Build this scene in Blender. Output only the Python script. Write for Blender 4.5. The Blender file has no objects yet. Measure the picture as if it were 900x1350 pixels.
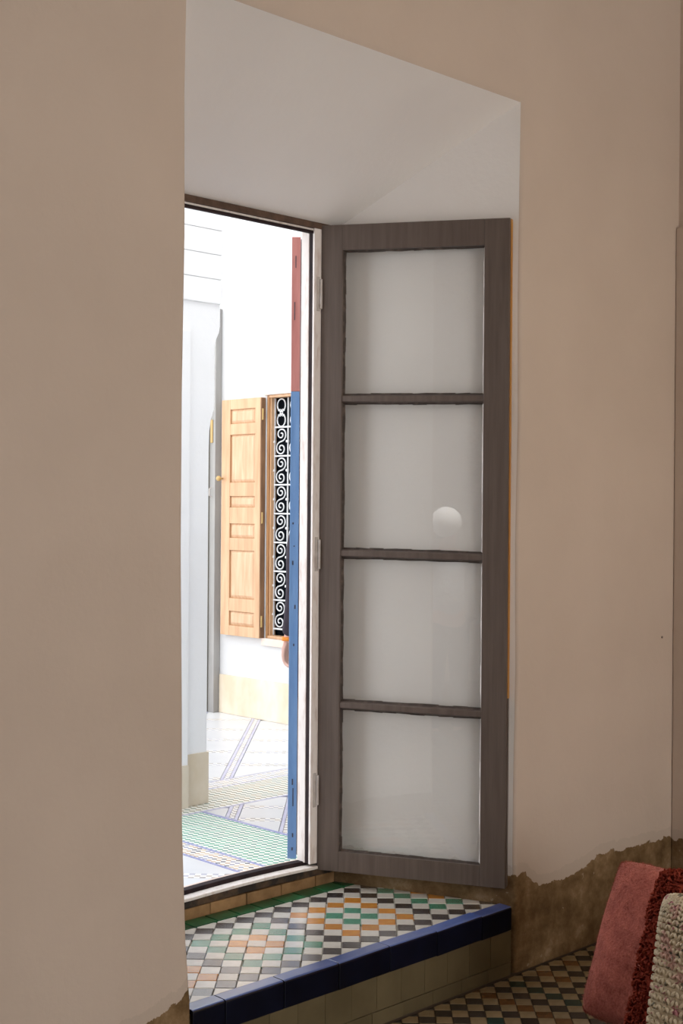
import bpy, bmesh, math, random
import numpy as np
from mathutils import Vector, Matrix
random.seed(7)
scn = bpy.context.scene
COL = scn.collection

# ------------------------------------------------------------------ camera
FPX, ALPHA, PITCH, ROLL = 1731.0, math.radians(45.85), math.radians(-0.08), math.radians(0.4375)
F_ = Vector((math.cos(ALPHA)*math.cos(PITCH), math.sin(ALPHA)*math.cos(PITCH), math.sin(PITCH)))
R0 = Vector((math.sin(ALPHA), -math.cos(ALPHA), 0)); U0 = R0.cross(F_)
R_ = R0*math.cos(ROLL) + U0*math.sin(ROLL); U_ = U0*math.cos(ROLL) - R0*math.sin(ROLL)
CAM = Vector((-3.374, -2.657, 1.5))
def ray(x, y): return F_ + R_*((x-450)/FPX) - U_*((y-675)/FPX)
def hit(x, y, ax, c):
    v = ray(x, y); return CAM + v*((c-CAM[ax])/v[ax])
cd = bpy.data.cameras.new('camera'); cam = bpy.data.objects.new('camera', cd); COL.objects.link(cam)
cd.sensor_fit = 'VERTICAL'; cd.sensor_height = 36; cd.sensor_width = 24; cd.lens = FPX/1350*36
cd.clip_start = .05; cd.clip_end = 200
M = Matrix((R_, U_, -F_)).transposed().to_4x4(); M.translation = CAM; cam.matrix_world = M
scn.camera = cam

# ------------------------------------------------------------------ light
w = bpy.data.worlds.new('overcast_sky'); scn.world = w; w.use_nodes = True
bg = w.node_tree.nodes['Background']; bg.inputs[0].default_value = (.965, .98, 1.0, 1); bg.inputs[1].default_value = 2.8
def area(name, loc, target, sx, sy, power, col):
    l = bpy.data.lights.new(name, 'AREA'); l.shape = 'RECTANGLE'; l.size = sx; l.size_y = sy; l.energy = power; l.color = col
    o = bpy.data.objects.new(name, l); COL.objects.link(o); o.location = loc
    o.rotation_euler = (Vector(target)-Vector(loc)).to_track_quat('-Z', 'Y').to_euler(); return o
# added fill lamp at an unseen, assumed back doorway to brighten the room
area('room_fill', (-1.5, -6.35, 1.9), (-1.5, 0, 1.9), 2.6, 2.8, 58, (1.0, .92, .83))
scn.view_settings.view_transform = 'Standard'; scn.view_settings.look = 'None'
scn.view_settings.exposure = 0.0; scn.view_settings.gamma = 1.0; scn.view_settings.use_curve_mapping = False

# ------------------------------------------------------------------ materials
def nm(name):
    m = bpy.data.materials.new(name); m.use_nodes = True; nt = m.node_tree
    return m, nt, nt.nodes['Principled BSDF']
def rgb(c): return (c[0], c[1], c[2], 1)
def N(nt, t, **k):
    n = nt.nodes.new(t)
    for a, b in k.items(): setattr(n, a, b)
    return n
def noise(nt, scale, detail=5, rough=.55, coords='Object', stretch=(1, 1, 1), rot=(0, 0, 0)):
    tc = N(nt, 'ShaderNodeTexCoord'); mp = N(nt, 'ShaderNodeMapping'); mp.inputs['Scale'].default_value = stretch; mp.inputs['Rotation'].default_value = rot
    n = N(nt, 'ShaderNodeTexNoise'); n.inputs['Scale'].default_value = scale; n.inputs['Detail'].default_value = detail; n.inputs['Roughness'].default_value = rough
    nt.links.new(tc.outputs[coords], mp.inputs[0]); nt.links.new(mp.outputs[0], n.inputs[0]); return n
def ramp(nt, src, stops):
    r = N(nt, 'ShaderNodeValToRGB'); e = r.color_ramp.elements
    while len(e) < len(stops): e.new(.5)
    for i, (p, c) in enumerate(stops): e[i].position = p; e[i].color = rgb(c) if len(c) == 3 else c
    nt.links.new(src, r.inputs[0]); return r
def math_(nt, op, a, b=None, c=None):
    n = N(nt, 'ShaderNodeMath', operation=op)
    for i, v in enumerate((a, b, c)):
        if v is None: continue
        if isinstance(v, (int, float)): n.inputs[i].default_value = v
        else: nt.links.new(v, n.inputs[i])
    return n.outputs[0]
def mixc(nt, fac, a, b, mode='MIX'):
    n = N(nt, 'ShaderNodeMix', data_type='RGBA', blend_type=mode)
    if isinstance(fac, (int, float)): n.inputs[0].default_value = fac
    else: nt.links.new(fac, n.inputs[0])
    for i, v in ((6, a), (7, b)):
        if isinstance(v, tuple): n.inputs[i].default_value = rgb(v)
        else: nt.links.new(v, n.inputs[i])
    return n.outputs[2]
def bump(nt, b, h, strength=.3, dist=.01):
    n = N(nt, 'ShaderNodeBump'); n.inputs['Strength'].default_value = strength; n.inputs['Distance'].default_value = dist
    nt.links.new(h, n.inputs['Height']); nt.links.new(n.outputs[0], b.inputs['Normal']); return n
def pmat(name, c1, c2=None, scale=10, rough=.6, bs=0, bscale=80, spec=.5, stretch=(1, 1, 1), lo=.35, hi=.65, coat=0, var=0, coords='Object', bdist=.004, cior=1.5, crough=.12):
    m, nt, b = nm(name); b.inputs['Roughness'].default_value = rough; b.inputs['Specular IOR Level'].default_value = spec; b.inputs['Coat Weight'].default_value = coat
    b.inputs['Coat Roughness'].default_value = crough; b.inputs['Coat IOR'].default_value = cior
    col = None
    if c2 is not None:
        n = noise(nt, scale, stretch=stretch, coords=coords); col = ramp(nt, n.outputs[0], [(lo, c1), (hi, c2)]).outputs[0]
    if var:
        oi = N(nt, 'ShaderNodeObjectInfo'); hsv = N(nt, 'ShaderNodeHueSaturation')
        v = math_(nt, 'MULTIPLY_ADD', oi.outputs['Random'], var*2, 1-var); nt.links.new(v, hsv.inputs['Value'])
        if col is None: hsv.inputs['Color'].default_value = rgb(c1)
        else: nt.links.new(col, hsv.inputs['Color'])
        col = hsv.outputs[0]
    if col is None: b.inputs['Base Color'].default_value = rgb(c1)
    else: nt.links.new(col, b.inputs['Base Color'])
    if bs:
        n2 = noise(nt, bscale, stretch=stretch, coords=coords); bump(nt, b, n2.outputs[0], bs, bdist)
    return m
def plaster(name, c1, c2, curve=None, flat=None, rough=.85):
    """old painted plaster; below a ragged line the paint has come off and brown render shows"""
    m, nt, b = nm(name); b.inputs['Roughness'].default_value = rough; b.inputs['Specular IOR Level'].default_value = .25
    n = noise(nt, 1.6, 4); paint = ramp(nt, n.outputs[0], [(.3, c1), (.7, c2)]).outputs[0]
    nb = noise(nt, 5, 6); nf = noise(nt, 60, 4)
    h = math_(nt, 'ADD', math_(nt, 'MULTIPLY', nb.outputs[0], .8), math_(nt, 'MULTIPLY', nf.outputs[0], .08))
    bf = bump(nt, b, h, .35, .02)
    if curve is None and flat is None:
        nt.links.new(paint, b.inputs['Base Color']); return m
    tc = N(nt, 'ShaderNodeTexCoord'); sp = N(nt, 'ShaderNodeSeparateXYZ'); nt.links.new(tc.outputs['Object'], sp.inputs[0])
    if curve:
        u = math_(nt, 'DIVIDE', math_(nt, 'ADD', sp.outputs[0], 1.7), 2.8)
        fc = N(nt, 'ShaderNodeFloatCurve'); cu = fc.mapping.curves[0]
        pts = [((x+1.7)/2.8, z*2) for x, z in curve]
        cu.points[0].location = pts[0]; cu.points[1].location = pts[-1]
        for p in pts[1:-1]: cu.points.new(*p)
        for p in cu.points: p.handle_type = 'VECTOR'
        fc.mapping.update(); nt.links.new(u, fc.inputs['Value']); thr = math_(nt, 'MULTIPLY', fc.outputs[0], .5)
    else:
        thr = flat
    rag = noise(nt, 14, 8, .7)
    z = math_(nt, 'ADD', sp.outputs[2], math_(nt, 'MULTIPLY', math_(nt, 'SUBTRACT', rag.outputs[0], .5), .07))
    mask = math_(nt, 'LESS_THAN', z, thr)
    n3 = noise(nt, 9, 9, .7)
    brown = ramp(nt, n3.outputs[0], [(.28, (.075, .042, .018)), (.45, (.17, .105, .048)), (.58, (.26, .17, .088)), (.72, (.42, .31, .20))]).outputs[0]
    # flakes of old limewash left on the render
    fl = noise(nt, 22, 6, .65); sp2 = math_(nt, 'GREATER_THAN', fl.outputs[0], .66)
    brown = mixc(nt, math_(nt, 'MULTIPLY', sp2, .7), brown, (.42, .33, .23))
    # grey smudged halo just above the ragged line
    halo = math_(nt, 'LESS_THAN', z, math_(nt, 'ADD', thr, .035) if not isinstance(thr, float) else thr+.03)
    paint = mixc(nt, math_(nt, 'MULTIPLY', halo, .25), paint, (.42, .36, .30))
    nt.links.new(mixc(nt, mask, paint, brown), b.inputs['Base Color'])
    hh = math_(nt, 'SUBTRACT', h, math_(nt, 'MULTIPLY', mask, .5)); nt.links.new(hh, bf.inputs['Height'])
    return m
def checker_mat(name, cols, size, rough=.35, mult=None):
    """small mosaic laid on the diagonal: every other piece white, the rest from a list of colours"""
    m, nt, b = nm(name); b.inputs['Roughness'].default_value = rough
    tc = N(nt, 'ShaderNodeTexCoord'); mp = N(nt, 'ShaderNodeMapping'); mp.inputs['Rotation'].default_value = (0, 0, math.radians(45)); mp.inputs['Scale'].default_value = (1/size, 1/size, 1/size)
    mp.inputs['Location'].default_value = (0, 0, .37)
    nt.links.new(tc.outputs['Object'], mp.inputs[0])
    ck = N(nt, 'ShaderNodeTexChecker'); ck.inputs['Scale'].default_value = 1; nt.links.new(mp.outputs[0], ck.inputs[0])
    wn = N(nt, 'ShaderNodeTexWhiteNoise', noise_dimensions='2D'); fl = N(nt, 'ShaderNodeVectorMath', operation='FLOOR'); nt.links.new(mp.outputs[0], fl.inputs[0]); nt.links.new(fl.outputs[0], wn.inputs['Vector'])
    r = ramp(nt, wn.outputs['Value'], [(i/len(cols), c) for i, c in enumerate(cols)]); r.color_ramp.interpolation = 'CONSTANT'
    nt.links.new(mixc(nt, ck.outputs['Fac'], r.outputs[0], (.80, .79, .75)), b.inputs['Base Color']); return m

TAN = ((.57, .475, .405), (.63, .53, .455)); WHT = ((.83, .80, .78), (.88, .855, .835))
dmg = [(x, z) for x, z in ((-1.7, .20), (-1.482, .225), (-1.42, .235), (-1.355, .25), (-1.32, .29), (-1.25, .3), (-.05, .32), (.048, .318), (.129, .262), (.255, .259), (.385, .28), (.475, .302), (.663, .296), (.862, .29), (1.1, .285))]
MT = dict(
    tan=plaster('tan_plaster', *TAN, curve=dmg), rev=plaster('white_reveal_plaster', *WHT, flat=.315), plain=plaster('plain_tan_plaster', *TAN), plainr=plaster('tan_plaster_worn_at_foot', *TAN, flat=.285),
    ceil=plaster('ceiling_plaster', (.72, .66, .58), (.76, .70, .62)),
    white=plaster('courtyard_limewash', (.61, .61, .61), (.65, .65, .65)),
    pier=plaster('pier_limewash', (.87, .86, .85), (.90, .89, .88)),
    dado=pmat('ochre_dado', (.66, .55, .40), (.78, .70, .58), 4, .85, .3, 40, stretch=(1, 1, .6)),
    leaf=pmat('taupe_painted_wood', (.100, .074, .062), (.135, .103, .088), 9, .5, .25, 30, stretch=(6, 6, .35), bdist=.002),
    leafedge=pmat('raw_orange_wood', (.60, .30, .08), (.48, .21, .05), 12, .6, stretch=(4, 4, .4)),
    putty=pmat('old_putty', (.045, .032, .026), (.16, .12, .10), 40, .7, lo=.5, hi=.8),
    fwhite=pmat('worn_white_paint', (.84, .79, .77), (.60, .48, .43), 26, .6, .3, 60, stretch=(2, 2, .5), lo=.5, hi=.8),
    rebate=pmat('dark_rebate', (.016, .009, .012), (.035, .02, .02), 20, .7, spec=.2),
    fbrown=pmat('dark_brown_wood', (.055, .028, .018), (.12, .065, .04), 20, .55, .4, 50),
    fold=pmat('peeling_black_wood', (.02, .013, .01), (.15, .085, .045), 18, .7, .8, 40, lo=.45, hi=.72),
    stone=pmat('ochre_sill_stone', (.22, .12, .05), (.40, .24, .11), 14, .85, .7, 30, var=.12),
    metal=pmat('painted_hinge', (.62, .58, .56), (.5, .45, .42), 30, .45),
    iron=pmat('dull_iron', (.16, .14, .13), (.24, .2, .18), 30, .5),
    blue=pmat('blue_paint', (.14, .285, .56), (.18, .34, .62), 12, .5, .2, 40, stretch=(3, 3, .4)),
    red=pmat('faded_red_paint', (.52, .205, .185), (.60, .26, .235), 12, .55, .2, 40, stretch=(3, 3, .4)),
    plum=pmat('plum_wood', (.09, .06, .075), (.17, .12, .13), 15, .6, stretch=(3, 3, .4)),
    dent=pmat('dark_scuff', (.05, .06, .1)),
    shut=pmat('honey_cedar', (.50, .285, .15), (.62, .39, .225), 5, .5, .15, 30, stretch=(5, 5, .5), coords='Object'),
    shutp=pmat('pale_cedar_panel', (.54, .32, .18), (.65, .44, .275), 6, .5, .15, 30, stretch=(6, 6, .6)),
    shutd=pmat('dark_cedar', (.16, .085, .045), (.26, .14, .07), 8, .5, stretch=(4, 4, .5)),
    jambw=pmat('brown_cedar', (.34, .16, .065), (.46, .24, .10), 8, .5, stretch=(4, 4, .5)),
    surround=pmat('pink_stone_surround', (.72, .55, .47), (.80, .66, .58), 6, .7),
    grille=pmat('silver_painted_iron', (.62, .63, .64), (.74, .75, .76), 40, .4),
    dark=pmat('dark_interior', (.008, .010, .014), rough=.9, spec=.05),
    shade_olive=pmat('recess_shade_olive', (.13, .12, .10), (.24, .215, .17), 6, .7, .3, 40, stretch=(4, 4, .4)),  # dark tone of the shaded recess, put into the wood colour
    shade_grey=pmat('recess_shade_grey', (.30, .29, .28), (.38, .37, .35), 4, .7, stretch=(2, 2, .4)),
    marble=pmat('white_marble', (.58, .59, .615), (.64, .65, .67), 2.5, .3, var=.03),
    grout=pmat('pale_grout', (.6, .58, .55)), grout2=pmat('sill_grout', (.55, .52, .47), (.42, .38, .33), 20, .9), grout3=pmat('dark_grout', (.07, .05, .035), rough=.9),
    bline=pmat('blue_glazed_line', (.22, .25, .50), (.34, .36, .58), 20, .35),
    gblue=pmat('grey_blue_glazed', (.42, .42, .58), (.55, .55, .66), 10, .35),
    mgreen=checker_mat('green_white_mosaic', [(.10, .36, .26), (.16, .43, .34), (.13, .32, .27)], .0235),
    mgrey=checker_mat('olive_white_mosaic', [(.30, .30, .22), (.34, .30, .2), (.24, .29, .24)], .0275),
    mmulti=checker_mat('mixed_mosaic', [(.50, .36, .26), (.14, .14, .18), (.58, .46, .34), (.3, .31, .42)], .021),
    mdash=checker_mat('dashed_strip_mosaic', [(.36, .33, .33), (.48, .43, .40), (.42, .42, .5)], .024),
    t_white=pmat('white_zellige', (.78, .76, .71), (.70, .68, .63), 30, .27, .12, 40, var=.07, bdist=.003, spec=.8, coat=1, cior=2.1, crough=.22),
    t_black=pmat('charcoal_zellige', (.030, .028, .034), (.10, .095, .10), 45, .27, .15, 40, var=.2, lo=.45, hi=.75, bdist=.003, spec=.8, coat=1, cior=2.1, crough=.22),
    t_orange=pmat('orange_zellige', (.68, .285, .035), (.58, .22, .03), 30, .27, .12, 40, var=.12, bdist=.003, spec=.8, coat=1, cior=2.1, crough=.22),
    t_green=pmat('green_zellige', (.03, .24, .15), (.06, .31, .21), 35, .27, .15, 40, var=.12, bdist=.003, spec=.8, coat=1, cior=2.1, crough=.22),
    t_dgreen=pmat('bottle_green_glaze', (.004, .060, .022), (.012, .12, .045), 20, .3, .15, 30, var=.25, bdist=.003, spec=.4),
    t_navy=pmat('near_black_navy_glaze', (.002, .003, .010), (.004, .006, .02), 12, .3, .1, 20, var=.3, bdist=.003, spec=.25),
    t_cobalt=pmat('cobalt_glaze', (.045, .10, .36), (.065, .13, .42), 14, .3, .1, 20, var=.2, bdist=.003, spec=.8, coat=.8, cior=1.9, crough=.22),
    t_beige=pmat('olive_beige_tile', (.115, .092, .050), (.155, .125, .07), 6, .3, .15, 20, var=.1),
    f_tan=pmat('cream_floor_zellige', (.23, .172, .095), (.29, .22, .13), 20, .2, .12, 40, var=.08),
    f_black=pmat('black_floor_zellige', (.02, .017, .015), (.045, .035, .03), 25, .22, .12, 40, var=.3),
    f_brown=pmat('brown_floor_zellige', (.11, .05, .016), (.16, .075, .026), 25, .22, .12, 40, var=.15),
    f_green=pmat('green_floor_zellige', (.012, .03, .025), (.018, .045, .038), 25, .22, .12, 40, var=.15),
    skin=pmat('skin', (.70, .42, .35), (.76, .48, .40), 20, .5), hair=pmat('dark_hair', (.02, .014, .01)), eye=pmat('eye', (.03, .02, .02), rough=.2),
    jacket=pmat('dark_plum_cloth', (.028, .02, .032), (.04, .03, .045), 30, .85), trous=pmat('dark_denim', (.03, .035, .06), (.045, .05, .08), 40, .9),
    cuff=pmat('orange_cuff', (.85, .28, .03), rough=.6), shoe=pmat('shoe_leather', (.03, .02, .015), rough=.4), cap=pmat('white_cap_cloth', (.88, .88, .88), rough=.8), shirt=pmat('pale_shirt', (.6, .62, .66), (.5, .52, .58), 12, .9),
    brass=pmat('brass', (.5, .33, .12), rough=.35), wood=pmat('bench_wood', (.16, .08, .04), (.24, .13, .07), 8, .5, stretch=(.4, 4, 4)), uph=pmat('banquette_cloth', (.35, .12, .08), (.42, .17, .1), 20, .9),
)
g, nt, b = nm('window_glass'); nt.nodes.remove(b)
tr = N(nt, 'ShaderNodeBsdfTransparent'); tr.inputs[0].default_value = (.985, .99, .988, 1); gl = N(nt, 'ShaderNodeBsdfGlossy'); gl.inputs['Roughness'].default_value = .0
lw_ = N(nt, 'ShaderNodeLayerWeight'); lw_.inputs[0].default_value = .5; fr = math_(nt, 'MULTIPLY_ADD', math_(nt, 'POWER', lw_.outputs['Facing'], 5.0), .93, .045); mx = N(nt, 'ShaderNodeMixShader'); nt.links.new(fr, mx.inputs[0]); nt.links.new(tr.outputs[0], mx.inputs[1]); nt.links.new(gl.outputs[0], mx.inputs[2])
nt.links.new(mx.outputs[0], nt.nodes['Material Output'].inputs[0]); MT['glass'] = g
g, nt, b = nm('lamp_glass'); b.inputs['Base Color'].default_value = (.9, .6, .25, 1); b.inputs['Emission Color'].default_value = (1, .74, .36, 1); b.inputs['Emission Strength'].default_value = 23; MT['lampglass'] = g

# ------------------------------------------------------------------ mesh helpers
class MB:
    def __init__(s): s.v = []; s.f = []; s.mi = []
    def add(s, vs, fs, mi=0):
        o = len(s.v); s.v += [tuple(v) for v in vs]; s.f += [tuple(i+o for i in f) for f in fs]; s.mi += [mi]*len(fs); return s
    def box(s, x0, x1, y0, y1, z0, z1, mi=0):
        v = [(x, y, z) for x in (x0, x1) for y in (y0, y1) for z in (z0, z1)]
        return s.add(v, [(0, 1, 3, 2), (4, 6, 7, 5), (0, 4, 5, 1), (2, 3, 7, 6), (0, 2, 6, 4), (1, 5, 7, 3)], mi)
    def bbox(s, x0, x1, y0, y1, z0, z1, b=.003, mi=0):
        bm = bmesh.new(); bmesh.ops.create_cube(bm, size=1)
        for v in bm.verts: v.co = ((x0+x1)/2+v.co.x*(x1-x0), (y0+y1)/2+v.co.y*(y1-y0), (z0+z1)/2+v.co.z*(z1-z0))
        bmesh.ops.bevel(bm, geom=bm.edges[:], offset=b, segments=2, affect='EDGES', profile=.7)
        bm.verts.index_update(); s.add([v.co[:] for v in bm.verts], [[v.index for v in f.verts] for f in bm.faces], mi); bm.free(); return s
    def prism(s, poly, z0, z1, b=0, mi=0):
        """horizontal polygon (counter-clockwise) from z0 to z1, top edge chamfered by b"""
        n = len(poly); cx = sum(p[0] for p in poly)/n; cy = sum(p[1] for p in poly)/n
        def ins(p):
            d = math.hypot(p[0]-cx, p[1]-cy) or 1; k = max(0, 1-b*1.4/d); return (cx+(p[0]-cx)*k, cy+(p[1]-cy)*k)
        v = [(x, y, z0) for x, y in poly] + [(x, y, z1-b) for x, y in poly] + [ins(p)+(z1,) for p in poly]
        f = [tuple(reversed(range(n))), tuple(range(2*n, 3*n))]
        for r in (0, 1):
            for i in range(n): j = (i+1) % n; f.append((r*n+i, r*n+j, (r+1)*n+j, (r+1)*n+i))
        return s.add(v, f, mi)
    def tube(s, pts, r, sides=6, mi=0, cap=True):
        pts = [Vector(p) for p in pts]; n = len(pts); rs = r if isinstance(r, (list, tuple)) else [r]*n
        o = len(s.v); vs = []; up = None
        for i, p in enumerate(pts):
            t = (pts[min(i+1, n-1)]-pts[max(i-1, 0)]).normalized()
            if up is None: up = t.orthogonal().normalized()
            up = (up - t*up.dot(t)).normalized(); bi = t.cross(up)
            for k in range(sides):
                a = 2*math.pi*k/sides; vs.append(p+(up*math.cos(a)+bi*math.sin(a))*rs[i])
        fs = [(i*sides+k, i*sides+(k+1) % sides, (i+1)*sides+(k+1) % sides, (i+1)*sides+k) for i in range(n-1) for k in range(sides)]
        if cap: fs += [tuple(reversed(range(sides))), tuple(range((n-1)*sides, n*sides))]
        return s.add(vs, fs, mi)
    def lathe(s, prof, c=(0, 0, 0), sides=16, axis='z', mi=0):
        vs = []
        for r, h in prof:
            for k in range(sides):
                a = 2*math.pi*k/sides; p = (r*math.cos(a), r*math.sin(a), h)
                if axis == 'x': p = (p[2], p[0], p[1])
                if axis == 'y': p = (p[0], p[2], -p[1])
                vs.append((c[0]+p[0], c[1]+p[1], c[2]+p[2]))
        n = len(prof); fs = [(i*sides+k, i*sides+(k+1) % sides, (i+1)*sides+(k+1) % sides, (i+1)*sides+k) for i in range(n-1) for k in range(sides)]
        fs += [tuple(reversed(range(sides))), tuple(range((n-1)*sides, n*sides))]
        return s.add(vs, fs, mi)
    def mesh(s, name, mats, smooth=False):
        me = bpy.data.meshes.new(name); me.from_pydata(s.v, [], s.f)
        for m in (mats if isinstance(mats, (list, tuple)) else [mats]): me.materials.append(MT[m])
        me.polygons.foreach_set('material_index', s.mi)
        if smooth: me.polygons.foreach_set('use_smooth', [True]*len(me.polygons))
        me.update(); return me
    def build(s, name, mats, parent=None, smooth=False, world=True):
        o = bpy.data.objects.new(name, s.mesh(name, mats, smooth)); COL.objects.link(o)
        if parent: attach(o, parent, world)
        return o
def wmat(o):
    m = Matrix.Translation(o.location) @ o.rotation_euler.to_matrix().to_4x4()
    return wmat(o.parent) @ o.matrix_parent_inverse @ m if o.parent else m
def attach(o, parent, world=True):
    o.parent = parent
    if world: o.matrix_parent_inverse = wmat(parent).inverted()
def tag(o, label=None, cat=None, group=None, kind=None):
    if label: o['label'] = label
    if cat: o['category'] = cat
    if group: o['group'] = group
    if kind: o['kind'] = kind
    return o
def empty(name, loc, label, cat, group=None, rz=0):
    o = bpy.data.objects.new(name, None); COL.objects.link(o); o.location = loc; o.rotation_euler = (0, 0, rz); o.empty_display_size = .1
    return tag(o, label, cat, group)
def struct(o, label=None, cat=None): return tag(o, label, cat, kind='structure')
def bevel(o, wd=.006, seg=3, ang=35):
    m = o.modifiers.new('bevel', 'BEVEL'); m.width = wd; m.segments = seg; m.limit_method = 'ANGLE'; m.angle_limit = math.radians(ang); return o
def clip(poly, a, b, c):
    """keep the part of a convex polygon where a*x+b*y <= c"""
    out = []
    for i in range(len(poly)):
        p, q = poly[i], poly[(i+1) % len(poly)]; dp = a*p[0]+b*p[1]-c; dq = a*q[0]+b*q[1]-c
        if dp <= 0: out.append(p)
        if dp*dq < 0: t = dp/(dp-dq); out.append((p[0]+(q[0]-p[0])*t, p[1]+(q[1]-p[1])*t))
    return out
def parea(p): return .5*abs(sum(p[i][0]*p[(i+1) % len(p)][1]-p[(i+1) % len(p)][0]*p[i][1] for i in range(len(p)))) if len(p) > 2 else 0

# ------------------------------------------------------------------ room shell
ZS = .222            # top of the tiled sill step
YF, YO = .60, .69    # inner side of the window frame, outer face of the wall
XL0, XR0 = -1.345, .004; XL1, XR1 = -1.06, -.235; ZT0, ZT1 = 2.836, 2.475
H = 4.1; RX0, RX1, RY0 = -7.2, .955, -6.2
zl = [0, .12, .25, .4, .7, 1.0, 1.4, 1.8, 2.2, 2.55, ZT0]
def xl(z): return float(np.interp(z, [0, .25, .6, 1.4, 2.8], [-1.312, -1.320, -1.344, -1.356, -1.352])) + .003*math.sin(z*9)
def xr(z): return XR0 + .004*math.sin(z*7+1) + (.008*(z/2.8)) - (.02 if z < .2 else 0)*0
mb = MB()
n = len(zl)
W2 = (-5.3, -3.9, .9, 3.0)   # added unseen opening, lets sky light in on the capped person
def quad(a, b, c, d, mi=0): mb.add([a, b, c, d], [(0, 1, 2, 3)], mi)
for i in range(n-1):
    z0, z1 = zl[i], zl[i+1]
    quad((W2[1], 0, z0), (xl(z0), 0, z0), (xl(z1), 0, z1), (W2[1], 0, z1))
    quad((xr(z0), 0, z0), (RX1+.3, 0, z0), (RX1+.3, 0, z1), (xr(z1), 0, z1))
    t0, t1 = z0/ZT0*ZT1, z1/ZT0*ZT1
    quad((xl(z0), 0, z0), (XL1, YF, t0), (XL1, YF, t1), (xl(z1), 0, z1), 1)
    quad((XR1, YF, t0), (xr(z0), 0, z0), (xr(z1), 0, z1), (XR1, YF, t1), 1)
quad((xl(ZT0), 0, ZT0), (xr(ZT0), 0, ZT0), (XR1, YF, ZT1)[:3], (XL1, YF, ZT1), 1); mb.f[-1] = mb.f[-1][::-1]
quad((W2[1], 0, ZT0), (xl(ZT0), 0, ZT0), (xl(ZT0), 0, H), (W2[1], 0, H)); quad((xl(ZT0), 0, ZT0), (xr(ZT0), 0, ZT0), (xr(ZT0), 0, H), (xl(ZT0), 0, H)); quad((xr(ZT0), 0, ZT0), (RX1+.3, 0, ZT0), (RX1+.3, 0, H), (xr(ZT0), 0, H))
# straight part of the opening and the outer face
for xa in (XL1, XR1): quad((xa, YF, 0), (xa, YO, 0), (xa, YO, ZT1), (xa, YF, ZT1), 1)
quad((XL1, YF, ZT1), (XR1, YF, ZT1), (XR1, YO, ZT1), (XL1, YO, ZT1), 1)
for x0, x1, z0, z1 in ((W2[1], XL1, 0, 5), (XR1, 2.755, 0, 5), (XL1, XR1, ZT1, 5), (RX0-.3, W2[0], 0, 5), (W2[0], W2[1], 0, W2[2]), (W2[0], W2[1], W2[3], 5)):
    quad((x1, YO, z0), (x0, YO, z0), (x0, YO, z1), (x1, YO, z1), 2)
quad((RX0-.3, 0, 0), (W2[0], 0, 0), (W2[0], 0, H), (RX0-.3, 0, H)); quad((W2[0], 0, 0), (W2[1], 0, 0), (W2[1], 0, W2[2]), (W2[0], 0, W2[2])); quad((W2[0], 0, W2[3]), (W2[1], 0, W2[3]), (W2[1], 0, H), (W2[0], 0, H))
for a in (W2[0], W2[1]): quad((a, 0, W2[2]), (a, YO, W2[2]), (a, YO, W2[3]), (a, 0, W2[3]), 1)
for a in (W2[2], W2[3]): quad((W2[0], 0, a), (W2[1], 0, a), (W2[1], YO, a), (W2[0], YO, a), 1)
wf = mb.build('wall_front', ['tan', 'rev', 'white'])
bm = bmesh.new(); bm.from_mesh(wf.data); bmesh.ops.remove_doubles(bm, verts=bm.verts, dist=.0005); bmesh.ops.recalc_face_normals(bm, faces=bm.faces)
bw = bm.edges.layers.float.new('bevel_weight_edge')
for e in bm.edges:
    if len({f.material_index for f in e.link_faces}) == 2 and all(abs(v.co.y) < .001 for v in e.verts): e[bw] = 1.0
    elif len(e.link_faces) == 2 and e.calc_face_angle() > .3: e.smooth = False
bm.to_mesh(wf.data); bm.free()
bevel(wf, .010, 3, 20).modifiers['bevel'].limit_method = 'WEIGHT'; wf.data.polygons.foreach_set('use_smooth', [True]*len(wf.data.polygons)); wf.modifiers['bevel'].harden_normals = True; wf.modifiers['bevel'].material = 0
struct(wf)
o = MB().box(RX1, RX1+.3, RY0-.3, 0, 0, H).build('wall_right', 'plainr'); struct(o)
o = MB().box(RX0-.3, RX0, RY0-.3, 0, 0, H).build('wall_left', 'plain'); struct(o)
o = MB().box(RX0, -2.9, RY0-.3, RY0, 0, H).box(-.1, RX1, RY0-.3, RY0, 0, H).box(-2.9, -.1, RY0-.3, RY0, 3.4, H).build('wall_back', 'plain'); struct(o)
o = MB().box(RX0-.3, RX1+.3, RY0-.3, YO, H, H+.2).build('ceiling', 'ceil'); struct(o)
# plastered boxed strip standing proud of the right wall, seen at the picture edge
o = MB().bbox(RX1-.022, RX1, -.42, -.002, 0, 2.565, .006).build('trim_1', 'plainr'); struct(o)

# ------------------------------------------------------------------ room floor
LF = .0712; FX, FY = .0085, -.065     # centres of the coloured tiles
m, nt, b = nm('cream_black_floor_zellige'); b.inputs['Roughness'].default_value = .25
tc = N(nt, 'ShaderNodeTexCoord'); mp = N(nt, 'ShaderNodeMapping'); s_ = LF/math.sqrt(2)
mp.vector_type = 'POINT'; mp.inputs['Rotation'].default_value = (0, 0, math.radians(45)); mp.inputs['Scale'].default_value = (1/s_, 1/s_, 1/s_)
sub = N(nt, 'ShaderNodeVectorMath', operation='SUBTRACT'); sub.inputs[1].default_value = (FX, FY+LF/2, -.02); nt.links.new(tc.outputs['Object'], sub.inputs[0]); nt.links.new(sub.outputs[0], mp.inputs[0])
ck = N(nt, 'ShaderNodeTexChecker'); ck.inputs['Scale'].default_value = 1; nt.links.new(mp.outputs[0], ck.inputs[0])
nt.links.new(mixc(nt, ck.outputs['Fac'], (.028, .022, .02), (.26, .195, .11)), b.inputs['Base Color']); MT['floorfar'] = m
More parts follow.
